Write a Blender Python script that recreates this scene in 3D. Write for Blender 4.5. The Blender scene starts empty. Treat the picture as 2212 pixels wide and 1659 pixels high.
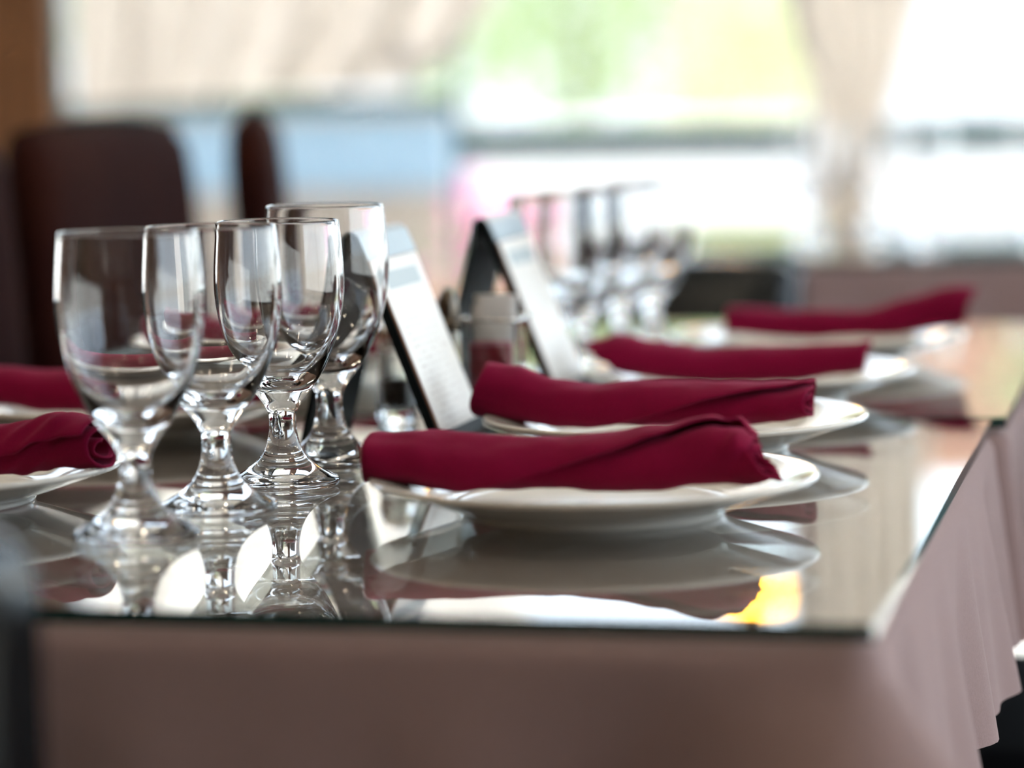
import bpy, bmesh, math, random
from mathutils import Vector, Matrix, noise

sc = bpy.context.scene
col = sc.collection
R = math.radians
random.seed(7)

# ------------------------------------------------------------------ camera
F_PX, IW, IH = 6600.0, 2212.0, 1659.0
HORIZON = 175.0
pitch = math.atan((IH / 2 - HORIZON) / F_PX)
roll = R(1.0)
CAM = Vector((0.0, 0.0, 1.001))
fw = Vector((0, math.cos(pitch), -math.sin(pitch)))
up0 = Vector((0, math.sin(pitch), math.cos(pitch)))
rt0 = Vector((1, 0, 0))
upv = up0 * math.cos(roll) + rt0 * math.sin(roll)
rtv = rt0 * math.cos(roll) - up0 * math.sin(roll)
cam_d = bpy.data.cameras.new('camera')
cam = bpy.data.objects.new('camera', cam_d)
col.objects.link(cam)
m = Matrix.Identity(4)
for i in range(3):
    m[i][0], m[i][1], m[i][2], m[i][3] = rtv[i], upv[i], -fw[i], CAM[i]
cam.matrix_world = m
cam_d.sensor_width = 36.0
cam_d.sensor_fit = 'HORIZONTAL'
cam_d.lens = F_PX / IW * 36.0
cam_d.clip_start = 0.05
cam_d.clip_end = 300
cam_d.dof.use_dof = True
cam_d.dof.focus_distance = 1.83
cam_d.dof.aperture_fstop = 2.9
sc.camera = cam

# ------------------------------------------------------------------ world, sun, exposure
sc.view_settings.view_transform = 'Standard'
sc.view_settings.look = 'None'
sc.view_settings.gamma = 1.0
sc.view_settings.use_curve_mapping = False
sc.view_settings.exposure = 1.68
sc.cycles.max_bounces = 10
sc.cycles.transmission_bounces = 9
sc.cycles.glossy_bounces = 4
sc.cycles.diffuse_bounces = 3
sc.cycles.transparent_max_bounces = 24
sc.cycles.sample_clamp_indirect = 10.0
sc.cycles.use_adaptive_sampling = True
sc.cycles.adaptive_threshold = 0.05
sc.cycles.use_light_tree = False

wd = bpy.data.worlds.new('sky')
sc.world = wd
wd.use_nodes = True
nt = wd.node_tree
bg = nt.nodes['Background']
sky = nt.nodes.new('ShaderNodeTexSky')
sky.sky_type = 'HOSEK_WILKIE'
sky.sun_direction = Vector((0.30, 0.62, 0.95)).normalized()
sky.turbidity = 4.0
sky.ground_albedo = 0.6
hsv = nt.nodes.new('ShaderNodeHueSaturation')
hsv.inputs['Saturation'].default_value = 0.55
nt.links.new(sky.outputs[0], hsv.inputs['Color'])
nt.links.new(hsv.outputs[0], bg.inputs[0])
bg.inputs[1].default_value = 5.2

sun_d = bpy.data.lights.new('sun', 'SUN')
sun_d.energy = 6.0
sun_d.angle = R(0.6)
sun_d.color = (1.0, 0.96, 0.9)
sun = bpy.data.objects.new('sun', sun_d)
col.objects.link(sun)
sun.rotation_euler = Vector((-0.30, -0.62, -0.95)).to_track_quat('-Z', 'Y').to_euler()
sun.location = (4, 12, 9)

# ------------------------------------------------------------------ materials
def mat(name, base=(0.5, 0.5, 0.5), rough=0.6, metal=0.0, spec=0.5, noise_amt=0.0, noise_scale=20.0,
        bump=0.0, bump_scale=400.0, sheen=0.0, coat=0.0, dark=None, stretch=None, subsurf=0.0):
    M = bpy.data.materials.new(name)
    M.use_nodes = True
    n = M.node_tree.nodes
    L = M.node_tree.links
    b = n['Principled BSDF']
    b.inputs['Base Color'].default_value = (*base, 1)
    b.inputs['Roughness'].default_value = rough
    b.inputs['Metallic'].default_value = metal
    b.inputs['Specular IOR Level'].default_value = spec
    b.inputs['Sheen Weight'].default_value = sheen
    b.inputs['Coat Weight'].default_value = coat
    b.inputs['Coat Roughness'].default_value = 0.05
    if subsurf:
        b.inputs['Subsurface Weight'].default_value = subsurf
    tc = n.new('ShaderNodeTexCoord')
    mp = n.new('ShaderNodeMapping')
    L.new(tc.outputs['Object'], mp.inputs['Vector'])
    if stretch:
        mp.inputs['Scale'].default_value = stretch
    if noise_amt > 0 or dark:
        t = n.new('ShaderNodeTexNoise')
        t.inputs['Scale'].default_value = noise_scale
        t.inputs['Detail'].default_value = 6
        L.new(mp.outputs[0], t.inputs['Vector'])
        r = n.new('ShaderNodeValToRGB')
        d = dark or tuple(c * (1 - noise_amt) for c in base)
        r.color_ramp.elements[0].position = 0.3
        r.color_ramp.elements[0].color = (*d, 1)
        r.color_ramp.elements[1].position = 0.7
        r.color_ramp.elements[1].color = (*base, 1)
        L.new(t.outputs['Fac'], r.inputs[0])
        L.new(r.outputs[0], b.inputs['Base Color'])
    if bump > 0:
        t2 = n.new('ShaderNodeTexNoise')
        t2.inputs['Scale'].default_value = bump_scale
        t2.inputs['Detail'].default_value = 3
        L.new(mp.outputs[0], t2.inputs['Vector'])
        bm_ = n.new('ShaderNodeBump')
        bm_.inputs['Strength'].default_value = bump
        bm_.inputs['Distance'].default_value = 0.001
        L.new(t2.outputs['Fac'], bm_.inputs['Height'])
        L.new(bm_.outputs[0], b.inputs['Normal'])
    return M

def glass_mat(name, color=(1, 1, 1), ior=1.5, rough=0.0):
    M = bpy.data.materials.new(name)
    M.use_nodes = True
    n = M.node_tree.nodes
    L = M.node_tree.links
    n.remove(n['Principled BSDF'])
    g = n.new('ShaderNodeBsdfGlass')
    g.inputs['Color'].default_value = (*color, 1)
    g.inputs['IOR'].default_value = ior
    g.inputs['Roughness'].default_value = rough
    L.new(g.outputs[0], n['Material Output'].inputs['Surface'])
    return M

def sheet_glass(name, tint=(1, 1, 1), rough=0.0):
    """flat sheet glass: Fresnel mix of mirror and straight transmission on both faces"""
    M = bpy.data.materials.new(name)
    M.use_nodes = True
    n = M.node_tree.nodes
    L = M.node_tree.links
    n.remove(n['Principled BSDF'])
    geo = n.new('ShaderNodeNewGeometry')
    ma = n.new('ShaderNodeMix')
    ma.data_type = 'FLOAT'
    ma.inputs[2].default_value = 1.5
    ma.inputs[3].default_value = 1 / 1.5
    L.new(geo.outputs['Backfacing'], ma.inputs[0])
    fr = n.new('ShaderNodeFresnel')
    L.new(ma.outputs[0], fr.inputs['IOR'])
    tr = n.new('ShaderNodeBsdfTransparent')
    tr.inputs[0].default_value = (*tint, 1)
    gl = n.new('ShaderNodeBsdfGlossy')
    gl.inputs['Roughness'].default_value = rough
    gl.inputs[0].default_value = (1, 1, 1, 1)
    mx = n.new('ShaderNodeMixShader')
    L.new(fr.outputs[0], mx.inputs[0])
    L.new(tr.outputs[0], mx.inputs[1])
    L.new(gl.outputs[0], mx.inputs[2])
    L.new(mx.outputs[0], n['Material Output'].inputs['Surface'])
    return M

def sheer_mat(name, colr, trans=0.5, through=0.0):
    M = bpy.data.materials.new(name)
    M.use_nodes = True
    n = M.node_tree.nodes
    L = M.node_tree.links
    n.remove(n['Principled BSDF'])
    d = n.new('ShaderNodeBsdfDiffuse')
    t = n.new('ShaderNodeBsdfTranslucent')
    d.inputs[0].default_value = (*colr, 1)
    t.inputs[0].default_value = (*colr, 1)
    mx = n.new('ShaderNodeMixShader')
    mx.inputs[0].default_value = trans
    L.new(d.outputs[0], mx.inputs[1])
    L.new(t.outputs[0], mx.inputs[2])
    out = mx.outputs[0]
    if through:
        tp = n.new('ShaderNodeBsdfTransparent')
        m2 = n.new('ShaderNodeMixShader')
        m2.inputs[0].default_value = through
        L.new(out, m2.inputs[1])
        L.new(tp.outputs[0], m2.inputs[2])
        out = m2.outputs[0]
    L.new(out, n['Material Output'].inputs['Surface'])
    return M

def emit_mat(name, colr, strength):
    M = bpy.data.materials.new(name)
    M.use_nodes = True
    b = M.node_tree.nodes['Principled BSDF']
    b.inputs['Base Color'].default_value = (*colr, 1)
    b.inputs['Emission Color'].default_value = (*colr, 1)
    b.inputs['Emission Strength'].default_value = strength
    return M

M_GOBLET = glass_mat('goblet_glass', (1.0, 1.0, 1.0), 1.5)
M_JAR = glass_mat('jar_glass', (0.97, 0.98, 0.98), 1.48)
M_TABLEGLASS = sheet_glass('table_glass', (0.93, 0.965, 0.945))
M_GLASSEDGE = mat('glass_edge_green', (0.006, 0.035, 0.032), 0.12, spec=0.6)
M_PANE = sheet_glass('window_glass', (0.97, 0.985, 0.98))
M_PORCELAIN = mat('porcelain', (0.89, 0.85, 0.76), 0.12, spec=0.5, coat=0.3)
M_NAPKIN = mat('burgundy_cloth', (0.25, 0.0035, 0.040), 0.9, spec=0.08, sheen=0.25, noise_amt=0.18, noise_scale=900,
               bump=0.35, bump_scale=1800)
M_CLOTH = mat('mauve_tablecloth', (0.37, 0.25, 0.24), 0.9, spec=0.1, sheen=0.2, noise_amt=0.12, noise_scale=700,
              bump=0.4, bump_scale=1500)
M_BLACKVINYL = mat('black_vinyl', (0.004, 0.006, 0.007), 0.16, spec=0.35, bump=0.1, bump_scale=300)
M_BLACKCLOTH = mat('black_seat_cloth', (0.006, 0.007, 0.009), 0.9, spec=0.05, bump=0.2, bump_scale=500)
M_DARKLEATHER = mat('oxblood_leather', (0.034, 0.008, 0.004), 0.85, spec=0.04, dark=(0.010, 0.002, 0.003), noise_scale=3.5, bump=0.1, bump_scale=200)
M_CHAIRWOOD = mat('dark_chair_wood', (0.03, 0.012, 0.008), 0.4, noise_amt=0.4, noise_scale=12, stretch=(1, 1, 0.1))
M_WOOD = mat('brown_wood_panel', (0.20, 0.085, 0.03), 0.45, dark=(0.10, 0.04, 0.015), noise_scale=6, stretch=(6, 6, 0.5))
M_TABLEWOOD = mat('table_wood', (0.12, 0.06, 0.03), 0.6, noise_amt=0.4, noise_scale=8)
M_BLACKPLASTIC = mat('black_holder', (0.005, 0.009, 0.010), 0.5, spec=0.15)
M_DARKFELT = mat('dark_green_inside', (0.012, 0.02, 0.02), 0.6)
M_PAPERBACK = mat('kraft_edge', (0.30, 0.14, 0.08), 0.8)
M_STEEL = mat('chrome', (0.75, 0.75, 0.74), 0.12, metal=1.0)
M_PEWTER = mat('pewter', (0.16, 0.13, 0.10), 0.28, metal=1.0)
M_PEPPER = mat('ground_pepper', (0.02, 0.013, 0.01), 0.95, noise_amt=0.7, noise_scale=900)
M_SALT = mat('salt', (0.85, 0.84, 0.82), 0.9)
M_PACKETW = mat('packet_white', (0.82, 0.80, 0.78), 0.6)
M_PACKETP = mat('packet_pink', (0.70, 0.28, 0.36), 0.6)
M_PACKETR = mat('packet_red', (0.35, 0.02, 0.04), 0.6)
M_FRAME = mat('teal_grey_frame', (0.035, 0.095, 0.105), 0.4, spec=0.4)
M_WALL = mat('cream_plaster', (0.40, 0.34, 0.28), 0.85, noise_amt=0.06, noise_scale=4)
M_CEIL = mat('white_ceiling', (0.62, 0.60, 0.56), 0.9, noise_amt=0.04, noise_scale=5)
M_FLOOR = mat('pale_floor_tile', (0.52, 0.50, 0.47), 0.35, noise_amt=0.15, noise_scale=5)
M_SHEER = sheer_mat('cream_sheer', (0.88, 0.83, 0.77), 0.62, 0.08)
M_SHEERDIM = sheer_mat('dimmed_curtain', (0.60, 0.55, 0.50), 0.26)  # same curtain, its colour darkened so the visible part looks less lit
M_DRAPE = sheer_mat('taupe_drape', (0.61, 0.56, 0.505), 0.42)
M_LAMPGLOW = emit_mat('amber_glow', (1.0, 0.45, 0.03), 5.0)
M_BRASS = mat('brass', (0.55, 0.36, 0.12), 0.25, metal=1.0)
M_FILLGLOW = emit_mat('fill_lamp_glow', (1.0, 0.80, 0.55), 8.0)  # glowing disc of the added fill lamps
M_WHITEWALL = mat('white_stucco', (0.86, 0.84, 0.80), 0.9, noise_amt=0.08, noise_scale=8)
M_BLUEWALL = mat('pale_blue_paint', (0.29, 0.42, 0.53), 0.8, noise_amt=0.06, noise_scale=5)
M_BEIGEWALL = mat('sand_stone', (0.36, 0.31, 0.265), 0.9, noise_amt=0.1, noise_scale=8)
M_PAVE = mat('pale_paving', (0.62, 0.58, 0.53), 0.9, noise_amt=0.15, noise_scale=3)
M_ASPHALT = mat('grey_asphalt', (0.30, 0.30, 0.30), 0.9, noise_amt=0.2, noise_scale=12)
M_BARK = mat('bark', (0.12, 0.08, 0.05), 0.9, noise_amt=0.5, noise_scale=20)
M_LEAF = sheer_mat('green_leaf', (0.36, 0.44, 0.25), 0.4)
M_LEAFY = sheer_mat('yellow_green_leaf', (0.60, 0.61, 0.40), 0.4)
M_PETAL = sheer_mat('pink_petal', (0.85, 0.36, 0.58), 0.35)
M_POT = mat('terracotta', (0.45, 0.25, 0.17), 0.8, noise_amt=0.2, noise_scale=15)
M_ROOF = mat('terracotta_roof', (0.55, 0.30, 0.20), 0.8, noise_amt=0.25, noise_scale=30)

M_NAPKIN.node_tree.nodes['Principled BSDF'].inputs['Sheen Tint'].default_value = (1.0, 0.25, 0.40, 1)
def page_mat():
    M = mat('menu_paper', (0.88, 0.84, 0.77), 0.5)
    n = M.node_tree.nodes
    L = M.node_tree.links
    b = n['Principled BSDF']
    tc = n.new('ShaderNodeTexCoord')
    sp = n.new('ShaderNodeSeparateXYZ')
    L.new(tc.outputs['UV'], sp.inputs[0])
    # rows of faint print: bands in v, broken up by noise along u
    w = n.new('ShaderNodeMath'); w.operation = 'MULTIPLY'; w.inputs[1].default_value = 26
    L.new(sp.outputs['Y'], w.inputs[0])
    fr = n.new('ShaderNodeMath'); fr.operation = 'FRACT'
    L.new(w.outputs[0], fr.inputs[0])
    gt = n.new('ShaderNodeMath'); gt.operation = 'GREATER_THAN'; gt.inputs[1].default_value = 0.55
    L.new(fr.outputs[0], gt.inputs[0])
    mp = n.new('ShaderNodeMapping'); mp.inputs['Scale'].default_value = (34, 26, 1)
    L.new(tc.outputs['UV'], mp.inputs[0])
    no = n.new('ShaderNodeTexNoise'); no.inputs['Scale'].default_value = 1.0
    L.new(mp.outputs[0], no.inputs['Vector'])
    g2 = n.new('ShaderNodeMath'); g2.operation = 'GREATER_THAN'; g2.inputs[1].default_value = 0.52
    L.new(no.outputs['Fac'], g2.inputs[0])
    mu = n.new('ShaderNodeMath'); mu.operation = 'MULTIPLY'
    L.new(gt.outputs[0], mu.inputs[0]); L.new(g2.outputs[0], mu.inputs[1])
    # margins
    a1 = n.new('ShaderNodeMath'); a1.operation = 'GREATER_THAN'; a1.inputs[1].default_value = 0.12
    a2 = n.new('ShaderNodeMath'); a2.operation = 'LESS_THAN'; a2.inputs[1].default_value = 0.88
    L.new(sp.outputs['X'], a1.inputs[0]); L.new(sp.outputs['X'], a2.inputs[0])
    m2 = n.new('ShaderNodeMath'); m2.operation = 'MULTIPLY'
    L.new(a1.outputs[0], m2.inputs[0]); L.new(a2.outputs[0], m2.inputs[1])
    m3 = n.new('ShaderNodeMath'); m3.operation = 'MULTIPLY'
    L.new(mu.outputs[0], m3.inputs[0]); L.new(m2.outputs[0], m3.inputs[1])
    a3 = n.new('ShaderNodeMath'); a3.operation = 'LESS_THAN'; a3.inputs[1].default_value = 0.88
    L.new(sp.outputs['Y'], a3.inputs[0])
    m4 = n.new('ShaderNodeMath'); m4.operation = 'MULTIPLY'
    L.new(m3.outputs[0], m4.inputs[0]); L.new(a3.outputs[0], m4.inputs[1])
    m5 = n.new('ShaderNodeMath'); m5.operation = 'MULTIPLY'; m5.inputs[1].default_value = 0.35
    L.new(m4.outputs[0], m5.inputs[0])
    mx = n.new('ShaderNodeMix'); mx.data_type = 'RGBA'
    mx.inputs[6].default_value = (0.88, 0.84, 0.77, 1)
    mx.inputs[7].default_value = (0.42, 0.30, 0.24, 1)
    L.new(m5.outputs[0], mx.inputs[0])
    # grey-blue heading block near the top
    h1 = n.new('ShaderNodeMath'); h1.operation = 'GREATER_THAN'; h1.inputs[1].default_value = 0.83
    h2 = n.new('ShaderNodeMath'); h2.operation = 'LESS_THAN'; h2.inputs[1].default_value = 0.93
    L.new(sp.outputs['Y'], h1.inputs[0]); L.new(sp.outputs['Y'], h2.inputs[0])
    hm = n.new('ShaderNodeMath'); hm.operation = 'MULTIPLY'
    L.new(h1.outputs[0], hm.inputs[0]); L.new(h2.outputs[0], hm.inputs[1])
    hm2 = n.new('ShaderNodeMath'); hm2.operation = 'MULTIPLY'
    L.new(hm.outputs[0], hm2.inputs[0]); L.new(m2.outputs[0], hm2.inputs[1])
    mx2 = n.new('ShaderNodeMix'); mx2.data_type = 'RGBA'
    mx2.inputs[7].default_value = (0.44, 0.50, 0.50, 1)
    L.new(hm2.outputs[0], mx2.inputs[0]); L.new(mx.outputs[2], mx2.inputs[6])
    L.new(mx2.outputs[2], b.inputs['Base Color'])
    return M
M_PAGE = page_mat()

# ------------------------------------------------------------------ mesh helpers
def link(o, parent=None):
    col.objects.link(o)
    if parent is not None:
        o.parent = parent
    return o

def obj(name, me, material, parent=None, smooth=True):
    if isinstance(me, bmesh.types.BMesh):
        bmesh.ops.recalc_face_normals(me, faces=me.faces[:])
        md = bpy.data.meshes.new(name)
        me.to_mesh(md)
        me.free()
        me = md
    if isinstance(material, (list, tuple)):
        for mm in material:
            me.materials.append(mm)
    else:
        me.materials.append(material)
    if smooth:
        for p in me.polygons:
            p.use_smooth = True
    o = bpy.data.objects.new(name, me)
    return link(o, parent)

def tag(o, label=None, cat=None, group=None, kind=None):
    if label: o['label'] = label
    if cat: o['category'] = cat
    if group: o['group'] = group
    if kind: o['kind'] = kind
    return o

def empty(name, loc=(0, 0, 0), rz=0.0, label=None, cat=None, group=None, kind=None):
    o = bpy.data.objects.new(name, None)
    o.empty_display_size = 0.05
    link(o)
    o.location = loc
    o.rotation_euler = (0, 0, rz)
    return tag(o, label, cat, group, kind)

def copy_tree(o, parent=None):
    c = o.copy()
    link(c, parent)
    for ch in list(o.children):
        copy_tree(ch, c)
    return c

def box(x0, x1, y0, y1, z0, z1, bev=0.0, seg=2, bm=None):
    b = bm or bmesh.new()
    r = bmesh.ops.create_cube(b, size=1.0)
    vs = r['verts']
    for v in vs:
        v.co = Vector(((x0 + x1) / 2 + v.co.x * (x1 - x0), (y0 + y1) / 2 + v.co.y * (y1 - y0), (z0 + z1) / 2 + v.co.z * (z1 - z0)))
    if bev > 0:
        es = list({e for v in vs for e in v.link_edges})
        bmesh.ops.bevel(b, geom=es, offset=bev, segments=seg, profile=0.5, affect='EDGES')
    return b

def lathe(profile, seg=64, close_loop=False, bm=None):
    """profile: list of (r, z); r == 0 makes a pole"""
    b = bm or bmesh.new()
    rings = []
    for r, z in profile:
        if r < 1e-6:
            rings.append([b.verts.new((0, 0, z))])
        else:
            rings.append([b.verts.new((r * math.cos(2 * math.pi * k / seg), r * math.sin(2 * math.pi * k / seg), z)) for k in range(seg)])
    n = len(rings)
    pairs = [(i, i + 1) for i in range(n - 1)]
    if close_loop:
        pairs.append((n - 1, 0))
    for i, j in pairs:
        A, B = rings[i], rings[j]
        if len(A) == 1 and len(B) == 1:
            continue
        for k in range(seg):
            k2 = (k + 1) % seg
            if len(A) == 1:
                b.faces.new((A[0], B[k], B[k2]))
            elif len(B) == 1:
                b.faces.new((A[k], A[k2], B[0]))
            else:
                b.faces.new((A[k], A[k2], B[k2], B[k]))
    return b

def spline(pts, n):
    """Catmull-Rom through pts, n samples per span"""
    out = []
    P = [pts[0]] + list(pts) + [pts[-1]]
    for i in range(1, len(P) - 2):
        p0, p1, p2, p3 = P[i - 1], P[i], P[i + 1], P[i + 2]
        for k in range(n):
            t = k / n
            out.append(tuple(0.5 * ((2 * b) + (-a + c) * t + (2 * a - 5 * b + 4 * c - d) * t * t + (-a + 3 * b - 3 * c + d) * t ** 3)
                             for a, b, c, d in zip(p0, p1, p2, p3)))
    out.append(tuple(pts[-1]))
    return out

def curve1(knots, t):
    """smooth interpolation of (t, value) knots"""
    if t <= knots[0][0]: return knots[0][1]
    for (a, va), (b, vb) in zip(knots, knots[1:]):
        if t <= b:
            s = (t - a) / (b - a)
            s = s * s * (3 - 2 * s)
            return va + (vb - va) * s
    return knots[-1][1]

def tube(pts, rad, seg=10, bm=None, cap=True):
    b = bm or bmesh.new()
    rings = []
    for i, p in enumerate(pts):
        p = Vector(p)
        a = Vector(pts[max(i - 1, 0)]); c = Vector(pts[min(i + 1, len(pts) - 1)])
        d = (c - a).normalized()
        u = d.cross(Vector((0, 0, 1)))
        if u.length < 1e-3: u = d.cross(Vector((0, 1, 0)))
        u.normalize(); w = d.cross(u)
        r = rad[i] if isinstance(rad, (list, tuple)) else rad
        rings.append([b.verts.new(p + (u * math.cos(2 * math.pi * k / seg) + w * math.sin(2 * math.pi * k / seg)) * r) for k in range(seg)])
    for A, B in zip(rings, rings[1:]):
        for k in range(seg):
            b.faces.new((A[k], A[(k + 1) % seg], B[(k + 1) % seg], B[k]))
    if cap:
        b.faces.new(rings[0]); b.faces.new(rings[-1][::-1])
    return b

def prism(poly, y0, y1, bm=None):
    """extrude an (x, z) outline from y0 to y1"""
    b = bm or bmesh.new()
    A = [b.verts.new((x, y0, z)) for x, z in poly]
    B = [b.verts.new((x, y1, z)) for x, z in poly]
    n = len(poly)
    b.faces.new(A); b.faces.new(B[::-1])
    for i in range(n):
        b.faces.new((A[i], B[i], B[(i + 1) % n], A[(i + 1) % n]))
    return b

# ------------------------------------------------------------------ the room
TZ = 0.760                       # top of the table glass
TA = R(12.6)                     # the table runs away to the right by this angle
CORNER = Vector((0.1573, 1.3275, TZ))
UX = Vector((math.cos(TA), -math.sin(TA), 0))
VX = Vector((math.sin(TA), math.cos(TA), 0))
def T(u, v, z=0.0):
    return CORNER + UX * u + VX * v + Vector((0, 0, z))

RX0, RX1, RY0, RY1, RZ1 = -4.0, 3.4, -3.2, 6.0, 2.8
def struct(name, bm, m_, parent=None, smooth=False):
    o = obj(name, bm, m_, parent, smooth)
    if parent is None:
        o['kind'] = 'structure'
    return o

struct('floor', box(RX0 - .15, RX1 + .15, RY0 - .15, RY1 + .15, -0.1, 0.0), M_FLOOR)
struct('ceiling', box(RX0 - .15, RX1 + .15, RY0 - .15, RY1 + .15, RZ1, RZ1 + 0.12), M_CEIL)
struct('wall_left', box(RX0 - .15, RX0, RY0, RY1, 0, RZ1), M_WOOD)
struct('wall_back', box(RX0 - .15, RX1 + .15, RY0 - .15, RY0, 0, RZ1), M_WOOD)
# window wall: wooden pier at the left, low kick and header above the glazing
PIER_X = -0.885
PIER_X0 = -1.32
struct('wall_front', box(PIER_X0, PIER_X, RY1, RY1 + .15, 0, RZ1), M_WOOD)
bmk = box(PIER_X, RX1 + .15, RY1, RY1 + .15, 0, 0.12)
box(RX0 - .15, PIER_X0, RY1, RY1 + .15, 2.62, RZ1, bm=bmk)
box(RX0 - .15, PIER_X0, RY1, RY1 + .15, 0, 0.5, bm=bmk)
box(PIER_X, RX1 + .15, RY1, RY1 + .15, 2.62, RZ1, bm=bmk)
struct('trim_1', bmk, M_FRAME)
# right wall: kick, header, two piers with glazing between
bmk = box(RX1, RX1 + .15, RY0, RY1, 0, 0.3)
box(RX1, RX1 + .15, RY0, RY1, 2.5, RZ1, bm=bmk)
box(RX1, RX1 + .15, RY0, -1.0, 0.3, 2.5, bm=bmk)
box(RX1, RX1 + .15, 5.8, RY1, 0.3, 2.5, bm=bmk)
struct('wall_right', bmk, M_WALL)

def window_front(name, x0, x1, z0, z1, rail, y=RY1 + .05, mull=0.045):
    w = empty(name, (0, 0, 0), kind='structure')
    obj('mullion', box(x0 - mull / 2, x0 + mull / 2, y, y + .06, z0, z1, 0.004), M_FRAME, w, False)
    obj('mullion', box(x1 - mull / 2, x1 + mull / 2, y, y + .06, z0, z1, 0.004), M_FRAME, w, False)
    a, b = x0 + mull / 2, x1 - mull / 2
    obj('head_rail', box(a, b, y, y + .06, z1 - .05, z1, 0.004), M_FRAME, w, False)
    obj('bottom_rail', box(a, b, y, y + .06, z0, z0 + .06, 0.004), M_FRAME, w, False)
    obj('middle_rail', box(a, b, y - .015, y + .06, rail[0], rail[1], 0.004), M_FRAME, w, False)
    obj('pane', box(a, b, y + .026, y + .032, z0 + .06, rail[0]), M_PANE, w, False)
    obj('pane', box(a, b, y + .026, y + .032, rail[1], z1 - .05), M_PANE, w, False)
    return w
window_front('window_6', RX0 + .02, PIER_X0 - .023, 0.5, 2.62, (0.935, 0.975))
window_front('window_1', PIER_X + .011, -0.105, 0.12, 2.62, (0.950, 0.975), mull=.008)
window_front('window_2', -0.096, 0.60, 0.12, 2.62, (0.850, 0.912), mull=.008)
window_front('window_3', 0.655, 2.0, 0.12, 2.62, (0.850, 0.914))
window_front('window_4', 2.055, RX1 - .03, 0.12, 2.62, (0.850, 0.914))
w5 = empty('window_5', (0, 0, 0), kind='structure')
for ya, yb in ((-1.0, 1.1), (1.1, 3.2), (3.2, 5.8)):
    obj('mullion', box(RX1 + .05, RX1 + .11, yb - .05, yb, 0.3, 2.5, 0.004), M_FRAME, w5, False)
    obj('bottom_rail', box(RX1 + .05, RX1 + .11, ya, yb - .05, 0.3, 0.36, 0.004), M_FRAME, w5, False)
    obj('head_rail', box(RX1 + .05, RX1 + .11, ya, yb - .05, 2.44, 2.5, 0.004), M_FRAME, w5, False)
    obj('pane', box(RX1 + .076, RX1 + .082, ya, yb - .05, 0.36, 2.44), M_PANE, w5, False)

# unseen ceiling fill lamps, added to brighten the room
def fill(x, y, label):
    t = empty('added_fill_lamp', (x, y, RZ1), 0, label, 'fill light', 'added fill lamps in the ceiling')
    obj('trim_ring', lathe([(0.075, -0.004), (0.095, -0.008), (0.10, -0.001), (0.075, -0.001)], 32, True), M_STEEL, t)
    obj('diffuser', lathe([(0, -0.004), (0.074, -0.004), (0.074, -0.001), (0, -0.001)], 32), M_FILLGLOW, t)
    ld = bpy.data.lights.new('fill_beam', 'AREA')
    ld.shape = 'DISK'; ld.size = 0.15; ld.energy = 1.0; ld.color = (1.0, 0.86, 0.68)
    lo = bpy.data.objects.new('fill_beam', ld)
    link(lo, t); lo.location = (0, 0, -0.012)
    return t
for i, (x, y) in enumerate(((-2.6, -1.2), (-0.9, -1.2), (0.9, -1.2), (2.5, -1.2), (-2.6, 1.2), (-0.9, 1.2), (0.9, 1.2), (2.5, 1.2), (-2.6, 3.6), (-0.9, 3.6), (2.5, 3.6))):
    row = {-1.2: 'behind the camera', 1.2: 'over the near end of the laid table', 3.6: 'towards the windows'}[y]
    place = {-2.6: 'on the far left', -0.9: 'left of centre', 0.9: 'right of centre', 2.5: 'on the far right'}[x]
    fill(x, y, 'round unseen lamp added as ceiling downlight ' + place + ', ' + row)

# ------------------------------------------------------------------ outside
struct('trim_2', box(-14, 14, RY1 + .15, 60, -0.25, -0.1), M_PAVE)['label'] = 'pale pavement outside the windows'
bpy.data.objects['trim_2'].name = 'pavement'

def low_wall(name, x0, x1, y, top, mats, label, split=None, thick=.3):
    t = empty(name, ((x0 + x1) / 2, y, -0.1), 0, label, 'wall')
    hw = (x1 - x0) / 2
    if split is None:
        obj('wall_body', box(-hw, hw, 0, thick, 0, top + .1 - .04, 0.01), mats[0], t, False)
    else:
        obj('plinth', box(-hw, hw, -.02, thick, 0, split + .1, 0.01), mats[1], t, False)
        obj('wall_body', box(-hw, hw, 0, thick, split + .1, top + .1 - .04, 0.01), mats[0], t, False)
    obj('coping', box(-hw - .02, hw + .02, -.03, thick + .03, top + .1 - .04, top + .1, 0.008), mats[-1], t, False)
    return t
low_wall('painted_wall', -2.2, -0.16, 8.6, 0.955, (M_BLUEWALL, M_BEIGEWALL), 'pale blue painted low wall on a sand plinth outside the window', 0.70)
low_wall('stucco_wall', -0.10, 6.0, 10.5, 0.86, (M_WHITEWALL, M_WHITEWALL), 'white stucco low wall outside the middle window')

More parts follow.
